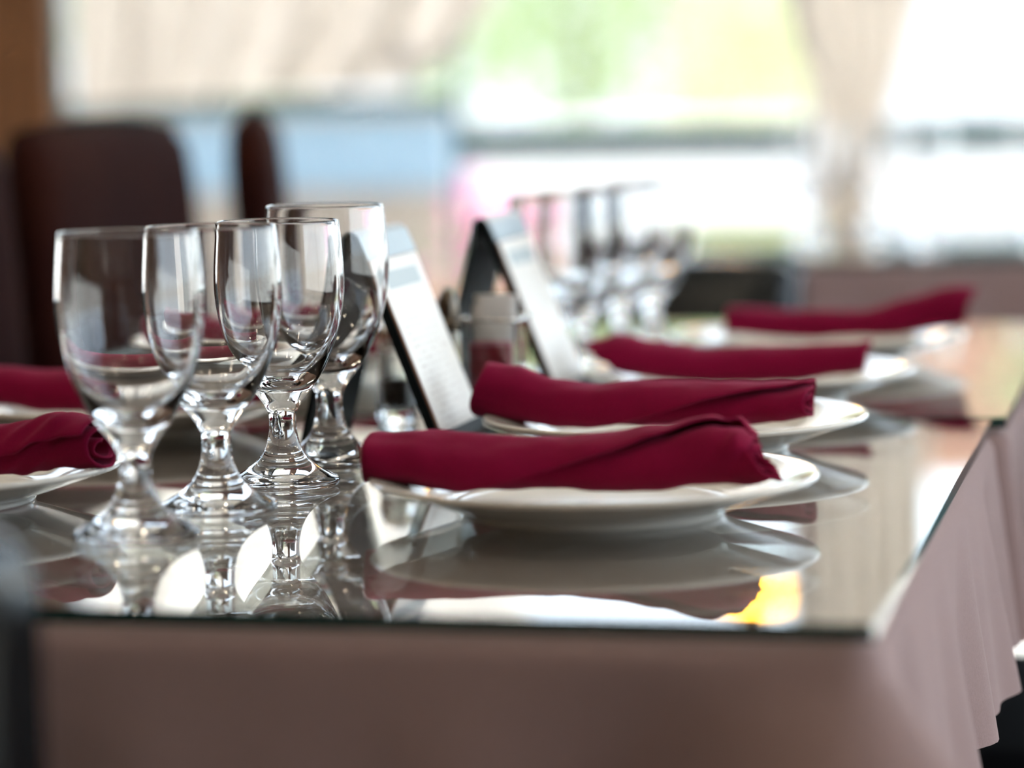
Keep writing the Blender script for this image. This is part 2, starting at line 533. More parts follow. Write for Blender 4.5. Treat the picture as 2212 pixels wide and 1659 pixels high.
def bush(name, loc, size, nleaf, m_, label, cat, leaf=0.09, trunk=0.0, group=None):
    t = empty(name, loc, 0, label, cat, group)
    me = bpy.data.meshes.new('foliage')
    vs, fs = [], []
    rnd = random.Random(hash(label) % 1000 if False else int(loc[0] * 100 + loc[1] * 7 + 1000))
    for k in range(nleaf):
        while True:
            p = Vector((rnd.uniform(-1, 1), rnd.uniform(-1, 1), rnd.uniform(-1, 1)))
            if 0.25 < p.length < 1: break
        p = Vector((p.x * size[0], p.y * size[1], p.z * size[2] + trunk + size[2]))
        d = Vector((rnd.gauss(0, 1), rnd.gauss(0, 1), rnd.gauss(0, 1))).normalized()
        s = d.orthogonal().normalized()
        L = leaf * rnd.uniform(.7, 1.3)
        i = len(vs)
        vs += [p, p + d * L * .5 + s * L * .3, p + d * L, p + d * L * .5 - s * L * .3]
        fs.append((i, i + 1, i + 2, i + 3))
    me.from_pydata([tuple(v) for v in vs], [], fs)
    o = obj('foliage', me, m_, t, False)
    o['kind'] = 'stuff'
    h = trunk + size[2] * 1.1
    obj('trunk', tube([(0, 0, 0), (0.02, 0, h * .5), (0, 0.03, h)], [0.06 + .02 * trunk, 0.045, 0.015], 10), M_BARK, t)
    return t
bush('street_tree', (0.4, 17.0, -0.1), (1.5, 1.3, 1.25), 2600, M_LEAF, 'broad green tree outside the middle window', 'tree', 0.14, 0.85)
bush('street_tree', (-1.9, 19.0, -0.1), (1.4, 1.3, 1.5), 2200, M_LEAF, 'green tree outside behind the left curtain', 'tree', 0.14, 0.9)
bush('street_tree', (4.6, 19.0, -0.1), (1.6, 1.3, 1.5), 2200, M_LEAF, 'green tree outside at the right hand window', 'tree', 0.14, 1.0)
bush('garden_shrub', (0.98, 12.3, -0.1), (0.36, 0.34, 0.75), 1600, M_LEAFY, 'yellow green shrub behind the white stucco wall', 'shrub', 0.08, 0.12)
# pale house across the street
hs = empty('street_house', (0.2, 30, -0.1), 0, 'pale house with a terracotta roof across the street', 'house')
obj('house_wall', box(-9, 9, 0, 6, 0, 2.9), M_WHITEWALL, hs, False)
obj('roof', prism([(-9.4, 2.9), (9.4, 2.9), (7.0, 4.6), (-7.0, 4.6)], -.4, 6.4), M_ROOF, hs, False)
for wx in (-6, -2.5, 2.5, 6):
    wn = obj('house_window', box(wx - .6, wx + .6, -.03, .02, 1.0, 2.2), M_FRAME, hs, False)
    obj('house_pane', box(wx - .52, wx + .52, -.05, -.03, 1.08, 2.12), M_PANE, wn, False)
# flower tub
ft = empty('flower_tub', (-0.06, 7.5, -0.1), 0, 'tall terracotta tub of pink flowers outside the middle window', 'planter')
obj('tub', lathe([(0, 0), (0.09, 0), (0.12, 0.03), (0.14, 0.55), (0.155, 0.56), (0.155, 0.60), (0.13, 0.60), (0.125, 0.54), (0, 0.54)], 32), M_POT, ft)
fl = bmesh.new()
rnd = random.Random(4)
for k in range(60):
    a = rnd.uniform(0, 6.28); r = rnd.uniform(0, .13); z = .68 + rnd.uniform(0, .2) - r * .4
    c = Vector((r * math.cos(a), r * math.sin(a), z))
    ax = Vector((math.cos(a) * .6, math.sin(a) * .6 - .3, .6)).normalized()
    s1 = ax.orthogonal().normalized(); s2 = ax.cross(s1)
    for q in range(5):
        th = q * 1.2566
        d = s1 * math.cos(th) + s2 * math.sin(th); e = ax.cross(d)
        pts = [c, c + d * .018 + e * .012 + ax * .004, c + d * .033 + ax * .008, c + d * .018 - e * .012 + ax * .004]
        fl.faces.new([fl.verts.new(p) for p in pts])
tag(obj('blossoms', fl, M_PETAL, ft, False), kind='stuff')
lf = bmesh.new()
for k in range(120):
    a = rnd.uniform(0, 6.28); r = rnd.uniform(0, .14); z = .58 + rnd.uniform(0, .18)
    c = Vector((r * math.cos(a), r * math.sin(a), z)); d = Vector((rnd.gauss(0, 1), rnd.gauss(0, 1), rnd.gauss(.3, 1))).normalized(); s = d.orthogonal().normalized()
    lf.faces.new([lf.verts.new(p) for p in (c, c + d * .02 + s * .012, c + d * .045, c + d * .02 - s * .012)])
tag(obj('leaves', lf, M_LEAF, ft, False), kind='stuff')

# ------------------------------------------------------------------ curtains
def cloth_grid(nu, nv, fn, solid=0.0012):
    b = bmesh.new()
    g = [[b.verts.new(fn(i / nu, j / nv)) for i in range(nu + 1)] for j in range(nv + 1)]
    for j in range(nv):
        for i in range(nu):
            b.faces.new((g[j][i], g[j][i + 1], g[j + 1][i + 1], g[j + 1][i]))
    return b

def left_curtain(s, t):
    # t: 0 at rod, 1 at hem. right edge sweeps in towards the hem
    z = 2.58 - 1.60 * t
    edge = curve1([(0, 0.03), (0.80, 0.03), (0.90, -0.02), (0.95, -0.08), (1, -0.17)], t)
    x0 = -0.83
    x = x0 + (edge - x0) * s
    y = 5.86 + 0.035 * math.sin(s * 34 + 2 * t) * (0.6 + .4 * t) + .012 * math.sin(s * 83)
    zz = z + (0.03 * (s - .5) if t > .9 else 0)
    return (x, y, zz)
cu = empty('sheer_curtain', (-0.2, 5.86, 2.58), 0, 'cream sheer curtain swept across the left window', 'curtain')
c1 = obj('curtain_panel', cloth_grid(150, 40, lambda a, b: left_curtain(a, b * .86)), M_SHEER, cu)
c1.matrix_parent_inverse = Matrix.Translation((0.2, -5.86, -2.58))
c3 = obj('dimmed_curtain', cloth_grid(150, 14, lambda a, b: left_curtain(a, .86 + .14 * b)), M_SHEERDIM, cu)  # lower stretch toned dimmer by colour; upper sheer stays bright for table reflections
c3.matrix_parent_inverse = c1.matrix_parent_inverse
c2 = obj('rod', tube([(-0.95, 5.86, 2.6), (2.2, 5.86, 2.6)], 0.012, 12), M_BRASS, cu)
c2.matrix_parent_inverse = c1.matrix_parent_inverse

def drape(s, t):
    z = 2.58 - 2.0 * t
    tie = (2.58 - 0.83) / 2.0
    k = t / tie
    if k <= 1:
        hw = 0.030 + 0.11 * min(1, (1 - k) / .20) ** 0.8
        cx = 0.655 + 0.02 * (1 - k)
    else:
        hw = 0.030 + 0.32 * (k - 1) ** 0.7
        cx = 0.655 - 0.18 * (k - 1)
    x = cx + hw * (2 * s - 1)
    y = 5.82 + (0.02 + .02 * min(1, abs(1 - k) * 3)) * math.sin(s * 40)
    return (x, y, z)
dr = empty('tied_drape', (0.655, 5.82, 0.58), 0, 'taupe drape gathered by a tie between the two bright windows', 'curtain')
d1 = obj('drape_panel', cloth_grid(110, 60, drape), M_DRAPE, dr)
d1.matrix_parent_inverse = Matrix.Translation((-0.655, -5.82, -0.58))
d2 = obj('tie_band', lathe([(0.040, 0.81), (0.044, 0.83), (0.040, 0.85)], 24), M_DRAPE, dr)
d2.location = (0, 0, -0.58)

# ------------------------------------------------------------------ chairs
def leg_bm(x, y, z, tx, ty, w=0.019):
    b = bmesh.new()
    A = [b.verts.new((x + sx * w, y + sy * w, z)) for sx, sy in ((-1, -1), (1, -1), (1, 1), (-1, 1))]
    B = [b.verts.new((tx + sx * w * .75, ty + sy * w * .75, 0)) for sx, sy in ((-1, -1), (1, -1), (1, 1), (-1, 1))]
    b.faces.new(A); b.faces.new(B[::-1])
    for i in range(4):
        b.faces.new((A[i], B[i], B[(i + 1) % 4], A[(i + 1) % 4]))
    return b

def pad(w, z0, z1, y, th, lean, crown=0.03, rnd_=1.0, nx=18, nz=18):
    """upholstered back: rounded outline, soft faces, leaning back (towards -y)"""
    b = bmesh.new()
    def pt(i, j, side):
        s = -1 + 2 * i / nx; t = j / nz
        e = (1 - abs(s) ** 5) * (1 - abs(2 * t - 1) ** 7)
        zz = z0 + (z1 - z0) * t + crown * (1 - s * s) * t
        # rounded top corners
        q = max(0, t - .8) / .2
        xx = s * w / 2 * (1 - 0.14 * rnd_ * q * q)
        zz -= 0.045 * rnd_ * abs(s) ** 4 * q
        yy = y - lean * t + side * th / 2 * (max(e, 0) ** .35)
        return (xx, yy, zz)
    Fr = [[b.verts.new(pt(i, j, 1)) for i in range(nx + 1)] for j in range(nz + 1)]
    Bk = [[b.verts.new(pt(i, j, -1)) for i in range(nx + 1)] for j in range(nz + 1)]
    for j in range(nz):
        for i in range(nx):
            b.faces.new((Fr[j][i], Fr[j][i + 1], Fr[j + 1][i + 1], Fr[j + 1][i]))
            b.faces.new((Bk[j][i], Bk[j + 1][i], Bk[j + 1][i + 1], Bk[j][i + 1]))
    bmesh.ops.remove_doubles(b, verts=b.verts[:], dist=1e-5)
    return b

def chair(name, loc, rz, label, mseat, mleg, w=0.44, back_top=0.93, back_bot=0.50, lean=0.05, group=None, th=0.06, crown=0.03, rnd_=1.0):
    """front of the chair looks along +y"""
    t = empty(name, loc, rz, label, 'chair', group)
    d = 0.42
    obj('seat', box(-w / 2, w / 2, -d / 2, d / 2, 0.42, 0.485, 0.022, 4), mseat, t)
    obj('seat_frame', box(-w / 2 + .02, w / 2 - .02, -d / 2 + .02, d / 2 - .02, 0.38, 0.42, 0.004), mleg, t, False)
    obj('backrest', pad(w, back_bot, back_top, -d / 2 - .005, th, lean, crown, rnd_), mseat, t)
    for sx in (-1, 1):
        obj('leg', leg_bm(sx * (w / 2 - .04), d / 2 - .04, 0.38, sx * (w / 2 - .035), d / 2 - .03), mleg, t, False)
        obj('leg', leg_bm(sx * (w / 2 - .04), -d / 2 + .04, 0.38, sx * (w / 2 - .035), -d / 2 - .04), mleg, t, False)
        obj('back_post', tube([(sx * (w / 2 - .07), -d / 2 + .04, 0.40), (sx * (w / 2 - .07), -d / 2 - .0, back_bot), (sx * (w / 2 - .07), -d / 2 - .012, back_bot + .06)], 0.014, 10), mleg, t)
    return t
CG = 'upholstered chairs around the dining tables'
# left side, high oxblood backs; chair front (+y) points to the table (+u)
RZ_L = -TA - R(90)
p = T(-0.755, 1.215); chair('dining_chair', (p.x, p.y, 0), RZ_L, 'high-backed oxblood leather chair at the left picture edge', M_DARKLEATHER, M_CHAIRWOOD, 0.50, 0.965, 0.52, 0.03, CG, 0.06, 0.004, 0.16)
p = T(-0.745, 1.735); chair('dining_chair', (p.x, p.y, 0), RZ_L, 'high-backed oxblood leather chair behind the two left goblets', M_DARKLEATHER, M_CHAIRWOOD, 0.51, 0.965, 0.52, 0.03, CG, 0.06, 0.004, 0.16)
p = T(-0.735, 2.28); chair('dining_chair', (p.x, p.y, 0), RZ_L + R(14), 'narrow high-backed dark chair seen past a gap, below the sheer curtain', M_DARKLEATHER, M_CHAIRWOOD, 0.36, 0.970, 0.52, 0.03, CG, 0.06, 0.01, 0.7)
# front left, low black padded back close to the camera
chair('side_chair', (-0.441, 1.18 + .23, 0), R(0), 'low black vinyl chair at the near end of the table, cut by the left edge', M_BLACKVINYL, M_CHAIRWOOD, 0.51, 0.885, 0.52, 0.02, CG, 0.075)
# right side, seat only under the cloth hem
p = T(0.135, 1.20); chair('side_chair', (p.x, p.y, 0), -TA + R(90), 'black cloth chair tucked in on the right, below the cloth hem', M_BLACKCLOTH, M_CHAIRWOOD, 0.44, 0.82, 0.52, 0.05, CG)
# far end
chair('side_chair', (0.215, 3.31, 0), R(181), 'black vinyl chair beyond the far end of the laid table', M_BLACKVINYL, M_STEEL, 0.26, 0.790, 0.66, 0.03, CG, 0.06, 0.004, 0.12)

# ------------------------------------------------------------------ tables
def table(name, u0, u1, v0, v1, label, cloth_label, glass_label, frame=None, drops=(0.24, 0.135, 0.03, 0.2), seed=1, rz=-TA, corner_fold=True):
    org = frame or T(0, 0)
    loc = Vector((org.x, org.y, 0))
    t = empty(name, loc, rz, label, 'table')
    zt = TZ - .0075 - .0015
    obj('tabletop', box(u0 + .004, u1 - .004, v0 + .004, v1 - .004, zt - .035, zt - .002, 0.012, 4), M_TABLEWOOD, t)
    pc = ((u0 + u1) / 2, (v0 + v1) / 2, 0)
    obj('pedestal', lathe([(0, 0.05), (0.06, 0.05), (0.045, 0.075), (0.035, 0.12), (0.035, zt - .08), (0.06, zt - .05), (0.11, zt - .036), (0, zt - .036)], 24), M_TABLEWOOD, t).location = pc
    for q in range(4):
        fo = obj('foot', prism([(0.03, 0.05), (0.03, 0.11), (0.17, 0.03), (0.19, 0.03), (0.19, 0.0), (0.15, 0.0)], -.02, .02), M_TABLEWOOD, t, False)
        fo.location = pc; fo.rotation_euler = (0, 0, math.pi / 4 + q * math.pi / 2)
    # cloth: perimeter loop carried over the rounded edge and down
    per = []
    N = 90
    rc = 0.018
    def side(a, b, n, k):
        for i in range(n):
            s = i / n
            per.append((a[0] + (b[0] - a[0]) * s, a[1] + (b[1] - a[1]) * s, k, s))
    def corner(cx, cy, a0, k):
        for i in range(10):
            a = a0 + math.pi / 2 * i / 10
            per.append((cx + rc * math.cos(a), cy + rc * math.sin(a), k, i / 10))
    side((u0 + rc, v0), (u1 - rc, v0), N, 'f'); corner(u1 - rc, v0 + rc, -math.pi / 2, 'fr')
    side((u1, v0 + rc), (u1, v1 - rc), N, 'r'); corner(u1 - rc, v1 - rc, 0, 'rb')
    side((u1 - rc, v1), (u0 + rc, v1), N, 'b'); corner(u0 + rc, v1 - rc, math.pi / 2, 'bl')
    side((u0, v1 - rc), (u0, v0 + rc), N, 'l'); corner(u0 + rc, v0 + rc, math.pi, 'lf')
    b = bmesh.new()
    n = len(per)
    cen = Vector(((u0 + u1) / 2, (v0 + v1) / 2))
    cors = [(u1, v0), (u1, v1), (u0, v1), (u0, v0)]
    dd = dict(f=drops[0], r=drops[1], b=drops[2], l=drops[3])
    rings = []
    K = 26
    er = 0.014
    rnd = random.Random(seed)
    ph = [rnd.uniform(0, 6.28) for _ in range(6)]
    for k in range(K + 1):
        ring = []
        for i, (x, y, sd, s) in enumerate(per):
            # outward normal
            x0, y0 = per[i - 1][0], per[i - 1][1]; x1, y1 = per[(i + 1) % n][0], per[(i + 1) % n][1]
            tx, ty = x1 - x0, y1 - y0
            l = math.hypot(tx, ty); nx_, ny_ = ty / l, -tx / l
            cd = min(math.hypot(x - cx, y - cy) for cx, cy in cors)
            g = math.exp(-(cd / 0.055) ** 2) if corner_fold else 0
            drop = dd[sd] if sd in dd else max(dd[sd[0]], dd[sd[1]])
            drop = drop + (0.10 * math.exp(-(cd / 0.09) ** 2) if corner_fold and y < (v0 + v1) / 2 else 0)
            if y > (v0 + v1) / 2: g = 0
            if k <= 5:
                a = math.pi / 2 * k / 5
                off = -er + er * math.sin(a); z = zt + .001 - er * (1 - math.cos(a))
                q = 0
            else:
                q = (k - 5) / (K - 5)
                q0 = q * drop
                wl = {'f': 0.6, 'r': 1.0, 'b': 1, 'l': 1}.get(sd, 1.0)
                per_s = i / n * 2 * (u1 - u0 + v1 - v0)
                wave = math.sin(per_s * 46 + ph[0]) * .5 + math.sin(per_s * 83 + ph[1]) * .32 + math.sin(per_s * 21 + ph[2]) * .45
                off = q0 * (0.10 + 0.10 * wave * wl * (1 - g)) + g * q0 * 0.75
                # tucked hollow just beside the corner fold
                h = math.exp(-((cd - 0.105) / 0.035) ** 2)
                off -= h * q0 * 0.22
                z = zt + .001 - er - q0
            ring.append(b.verts.new((x + nx_ * off, y + ny_ * off, z)))
        rings.append(ring)
    b.faces.new(rings[0][::-1])
    for A, B in zip(rings, rings[1:]):
        for i in range(n):
            b.faces.new((A[i], B[i], B[(i + 1) % n], A[(i + 1) % n]))
    c = obj('tablecloth', b, M_CLOTH)
    c.location = loc; c.rotation_euler = (0, 0, rz)
    tag(c, cloth_label, 'tablecloth')
    # glass sheet
    g = empty('glass_tabletop', loc + Vector((0, 0, TZ - .0075)), rz, glass_label, 'glass top')
    gb = box(u0 + .006, u1 - .003, v0 + .003, v1 - .003, 0, 0.0075)
    gl = obj('glass_sheet', gb, [M_TABLEGLASS, M_GLASSEDGE], g, False)
    for pl in gl.data.polygons:
        if abs(pl.normal.z) < .5:
            pl.material_index = 1
    return t
table('dining_table', -0.79, 0.003, -0.003, 0.815, 'wooden dining table under the nearest mauve cloth and glass',
      'mauve tablecloth hanging over the near table edge', 'clear glass sheet with green edge carrying the front goblets')
table('dining_table', -0.785, 0.012, 0.822, 1.66, 'wooden dining table pushed against the far end of the nearest one',
      'mauve tablecloth under the rear plates of the laid tables', 'clear glass sheet carrying the rear plates and blurred goblets', drops=(0.03, 0.135, 0.2, 0.2), seed=5, corner_fold=False)
FT = Vector((0.23, 4.05, 0))
table('dining_table', 0, 1.25, 0, 1.0, 'wooden dining table standing in front of the bright window',
      'mauve tablecloth on the table in front of the bright window', 'clear glass sheet on the table in front of the bright window', frame=FT, drops=(0.3, 0.3, 0.2, 0.3), seed=9, rz=R(-4))

# ------------------------------------------------------------------ goblets
def goblet_mesh():
    outer = [(0.0, 0.0025), (0.024, 0.0022), (0.0315, 0.0), (0.0335, 0.0008), (0.0345, 0.003), (0.0335, 0.0050), (0.029, 0.0072), (0.022, 0.0112), (0.0155, 0.0168),
             (0.0112, 0.0240), (0.0090, 0.0320), (0.0083, 0.0390), (0.0087, 0.0450), (0.0108, 0.0500), (0.0150, 0.0560), (0.0205, 0.0630),
             (0.0258, 0.0715), (0.0308, 0.0825), (0.0353, 0.0955), (0.0382, 0.1085), (0.0396, 0.1210), (0.0397, 0.1330), (0.0389, 0.1460), (0.0379, 0.1580), (0.0374, 0.1636)]
    inner = [(0.0370, 0.1650), (0.0363, 0.1649), (0.0359, 0.1640), (0.0363, 0.1580), (0.0373, 0.1460), (0.0381, 0.1330), (0.0380, 0.1210), (0.0365, 0.1085), (0.0334, 0.0955),
             (0.0286, 0.0840), (0.0226, 0.0745), (0.0160, 0.0680), (0.0085, 0.0645), (0.0, 0.0635)]
    pts = spline(outer + inner, 3)
    pts = [(max(r, 0.0), z) for r, z in pts]
    pts[0] = (0, pts[0][1]); pts[-1] = (0, pts[-1][1])
    return lathe(pts, 96)
gb0 = None
def goblet(u, v, sc_, label, group, loc=None, rz=0.0):
    global gb0
    p = loc if loc is not None else T(u, v, 0.0003)
    if gb0 is None:
        o = obj('water_goblet', goblet_mesh(), M_GOBLET)
        gb0 = o
    else:
        o = gb0.copy(); link(o)
    o.location = p; o.scale = (1 + (sc_ - 1) * .5, 1 + (sc_ - 1) * .5, sc_); o.rotation_euler = (0, 0, rz)
    tag(o, label, 'goblet', group)
    return o
G1 = 'front row of water goblets'
goblet(-0.416, 0.211, 1.0, 'clear stemmed water goblet nearest the camera, leftmost of the front row', G1)
goblet(-0.405, 0.318, 0.985, 'clear water goblet second from the left in the front row', G1, rz=1)
goblet(-0.399, 0.428, 0.97, 'clear water goblet third from the left in the front row', G1, rz=2)
goblet(-0.3985, 0.529, 1.0, 'clear water goblet in front of the near menu holder', G1, rz=3)
G2 = 'blurred water goblets farther back'
for i, (u, v, s, l) in enumerate(((-0.358, 1.047, .91, 'blurred water goblet beside the white menu page farther back'),
                                  (-0.352, 1.130, .91, 'blurred water goblet second in the farther row'),
                                  (-0.340, 1.230, .91, 'blurred water goblet third in the farther row'),
                                  (-0.330, 1.330, .91, 'blurred water goblet rearmost in the farther row'))):
    goblet(u, v, s, l, G2, rz=i)
G3 = 'goblets on the window table'
for i, (x, y, l) in enumerate(((0.44, 4.45, 'goblet standing leftmost on the window table'), (0.60, 4.40, 'goblet in the middle of the window table below the tied drape'),
                               (0.80, 4.62, 'goblet standing rightmost on the window table'), (0.58, 4.78, 'goblet at the far side of the window table'))):
    goblet(0, 0, 1.0, l, G3, loc=Vector((x, y, TZ + .0003)))

# ------------------------------------------------------------------ plates and napkins
def plate_mesh():
    prof = [(0, 0.0035), (0.066, 0.0035), (0.068, 0.0), (0.0725, 0.0), (0.0745, 0.0030), (0.080, 0.0055), (0.092, 0.0095), (0.106, 0.0142), (0.118, 0.0180), (0.1235, 0.0196),
            (0.1252, 0.0210), (0.1255, 0.0222), (0.1245, 0.0232), (0.1225, 0.0232), (0.116, 0.0216), (0.104, 0.0176), (0.094, 0.0136), (0.086, 0.0092), (0.079, 0.0070), (0.070, 0.0063), (0, 0.0060)]
    return lathe([(max(r, 0), z) for r, z in spline(prof, 3)], 128)
pl0 = None
def plate(u, v, label, loc=None):
    global pl0
    p = loc if loc is not None else T(u, v, 0.0003)
    if pl0 is None:
        pl0 = obj('dinner_plate', plate_mesh(), M_PORCELAIN); o = pl0
    else:
        o = pl0.copy(); link(o)
    o.location = p
    return tag(o, label, 'plate', 'white dinner plates')

def napkin_mesh(L, hk, bk, width=0.052, turns=2.35, skew=(0, 0), seam=(4.3, 5.6), seed=1, bend=0.0, wrinkle=1.0, endfray=(0.0, 0.0), crush=None):
    """a rolled cloth: a flattened spiral sheet. hk: height knots (m), bk: underside knots (m above the table)"""
    nL, nT = 72, 132
    ofs = seed * 7.31
    b = bmesh.new()
    rows = []
    for i in range(nL + 1):
        t = i / nL
        H = curve1(hk, t) + max(0, .0195 - curve1(bk, t)) * .7; B = curve1(bk, t)
        row = []
        s_end = seam[0] + (seam[1] - seam[0]) * t          # where the loose edge lies
        th_end = s_end + 2 * math.pi * int(turns)
        th0 = th_end - turns * 2 * math.pi
        for j in range(nT + 1):
            f = j / nT
            th = th0 + (th_end - th0) * f
            rho = 0.18 + 0.82 * f ** 0.85
            rho -= 0.05 * max(0, (f - .96) / .04) * 0
            cs, sn = math.cos(th), math.sin(th)
            e = 0.88
            ex = math.copysign(abs(cs) ** e, cs); ez = math.copysign(abs(sn) ** e, sn)
            w = width * (0.94 + 0.10 * math.sin(3 * t + ofs))
            y = ex * rho * w / 2
            zc = H * 0.48
            z = zc + ez * rho * H * 0.5
            x = (t - .5) * L
            # soft wrinkles across the roll
            k = noise.noise(Vector((x * 22 + ofs, y * 30, z * 30 + ofs))) * 0.0022 + noise.noise(Vector((x * 60 - ofs, y * 70 + z * 60, ofs))) * 0.0008
            k *= wrinkle * rho
            y += ex * k; z += ez * k * .9
            # slanted, uneven ends
            hrel = z / max(H, 1e-4) - .5
            eL = max(0, 1 - t / .12); eR = max(0, (t - .88) / .12)
            x += eL * (skew[0] * hrel + endfray[0] * math.sin(th * 2.3 + ofs)) + eR * (skew[1] * hrel + endfray[1] * math.sin(th * 2.1 + ofs * 2))
            if crush:
                c0, cw, amp = crush
                q = math.exp(-((t - c0) / cw) ** 2)
                y += q * amp * math.sin(th * 6 + t * 60) * rho * .6
                z += q * amp * math.sin(th * 5 + t * 80 + 1) * rho * .6
            y += bend * 4 * (t - .5) ** 2
            row.append(b.verts.new((x, y, z + B)))
        rows.append(row)
    for A, C in zip(rows, rows[1:]):
        for j in range(nT):
            b.faces.new((A[j], A[j + 1], C[j + 1], C[j]))
    bmesh.ops.recalc_face_normals(b, faces=b.faces[:])
    return b

def napkin(u, v, label, rz=0.0, z=0.0, loc=None, **kw):
    o = obj('rolled_napkin', napkin_mesh(**kw), M_NAPKIN)
    md = o.modifiers.new('thickness', 'SOLIDIFY')
    md.thickness = 0.0012; md.offset = -1
    p = loc if loc is not None else T(u, v, z)
    o.location = p; o.rotation_euler = (0, 0, -TA + rz)
    return tag(o, label, 'napkin', 'burgundy rolled napkins')

BK = [(0, .0208), (.10, .0180), (.26, .0138), (.5, .0130), (.74, .0138), (.90, .0180), (1, .0208)]
plate(-0.1890, 0.328, 'white dinner plate nearest the camera on the right, under a crumpled-end napkin')
napkin(-0.203, 0.317, 'burgundy rolled napkin with crumpled right end on the nearest plate', rz=R(2), L=0.219,
       hk=[(0, .0285), (.12, .0300), (.35, .0280), (.5, .0275), (.62, .0290), (.75, .0330), (.88, .0385), (.95, .036), (1, .028)], bk=BK,
       width=0.058, skew=(0.004, -0.020), seam=(4.9, 1.2), seed=2, wrinkle=1.9, endfray=(.001, .003), crush=(0.97, 0.05, 0.0035))
plate(-0.1930, 0.630, 'white dinner plate second from the camera on the right side')
napkin(-0.212, 0.622, 'burgundy rolled napkin with raised left end on the second plate', rz=R(-1.5), L=0.218,
       hk=[(0, .0400), (.10, .0390), (.22, .0320), (.36, .0285), (.46, .0300), (.7, .0290), (1, .0260)], bk=BK,
       width=0.056, skew=(0.008, 0.0), seam=(5.4, 1.7), seed=5, wrinkle=1.5, endfray=(.002, .0015))
plate(-0.19, 0.945, 'white dinner plate third from the camera on the right side, out of focus')
napkin(-0.20, 0.940, 'burgundy rolled napkin third from the camera, small loose tip at its left', rz=R(2), L=0.200,
       hk=[(0, .026), (.08, .033), (.2, .028), (.4, .024), (.6, .026), (1, .026)], bk=BK, width=0.056, skew=(-.02, .006), seam=(4.5, 5.4), seed=8, endfray=(.004, .001))
plate(-0.175, 1.27, 'white dinner plate farthest away on the right side')
napkin(-0.150, 1.265, 'burgundy rolled napkin farthest right, its right end lifted', rz=R(4), L=0.205,
       hk=[(0, .026), (.3, .026), (.55, .025), (.75, .032), (.93, .040), (1, .036)], bk=[(0, .0215), (.3, .0185), (.6, .02), (.9, .026), (1, .028)], width=0.054, skew=(0, .012), seam=(4.0, 5.2), seed=11, endfray=(.001, .002))
plate(-0.600, 0.334, 'white dinner plate cut by the left edge of the picture, nearest on the left side')
napkin(-0.588, 0.334, 'burgundy rolled napkin with creased right end, cut by the left edge', rz=R(-3), L=0.222,
       hk=[(0, .03), (.5, .0285), (.75, .031), (.9, .036), (1, .031)], bk=BK, width=0.058, skew=(0, -.006), seam=(4.8, 2.6), seed=14, wrinkle=1.8, endfray=(.001, .002), crush=(0.84, 0.10, 0.0018))
plate(-0.600, 0.713, 'white dinner plate behind the two left goblets')
napkin(-0.605, 0.713, 'burgundy rolled napkin on the left plate seen behind the leftmost goblets', rz=R(1), L=0.220,
       hk=[(0, .028), (.4, .027), (.7, .028), (1, .030)], bk=BK, width=0.056, seam=(4.4, 5.6), seed=17, endfray=(.001, .002))
plate(-0.600, 1.090, 'white dinner plate farthest away on the left side')
napkin(-0.600, 1.090, 'burgundy rolled napkin farthest back on the left side, seen behind the goblets', rz=R(1), L=0.215,
       hk=[(0, .03), (.5, .027), (1, .029)], bk=BK, width=0.056, seam=(4.4, 5.6), seed=19, endfray=(.001, .002))
# a setting on the window table
plate(0, 0, 'white dinner plate on the window table', loc=Vector((0.93, 4.30, TZ + .0003)))
napkin(0, 0, 'burgundy rolled napkin on the window table', loc=Vector((0.93, 4.30, TZ)), L=0.21, hk=[(0, .03), (.5, .027), (1, .029)], bk=BK, width=0.056, seed=23)

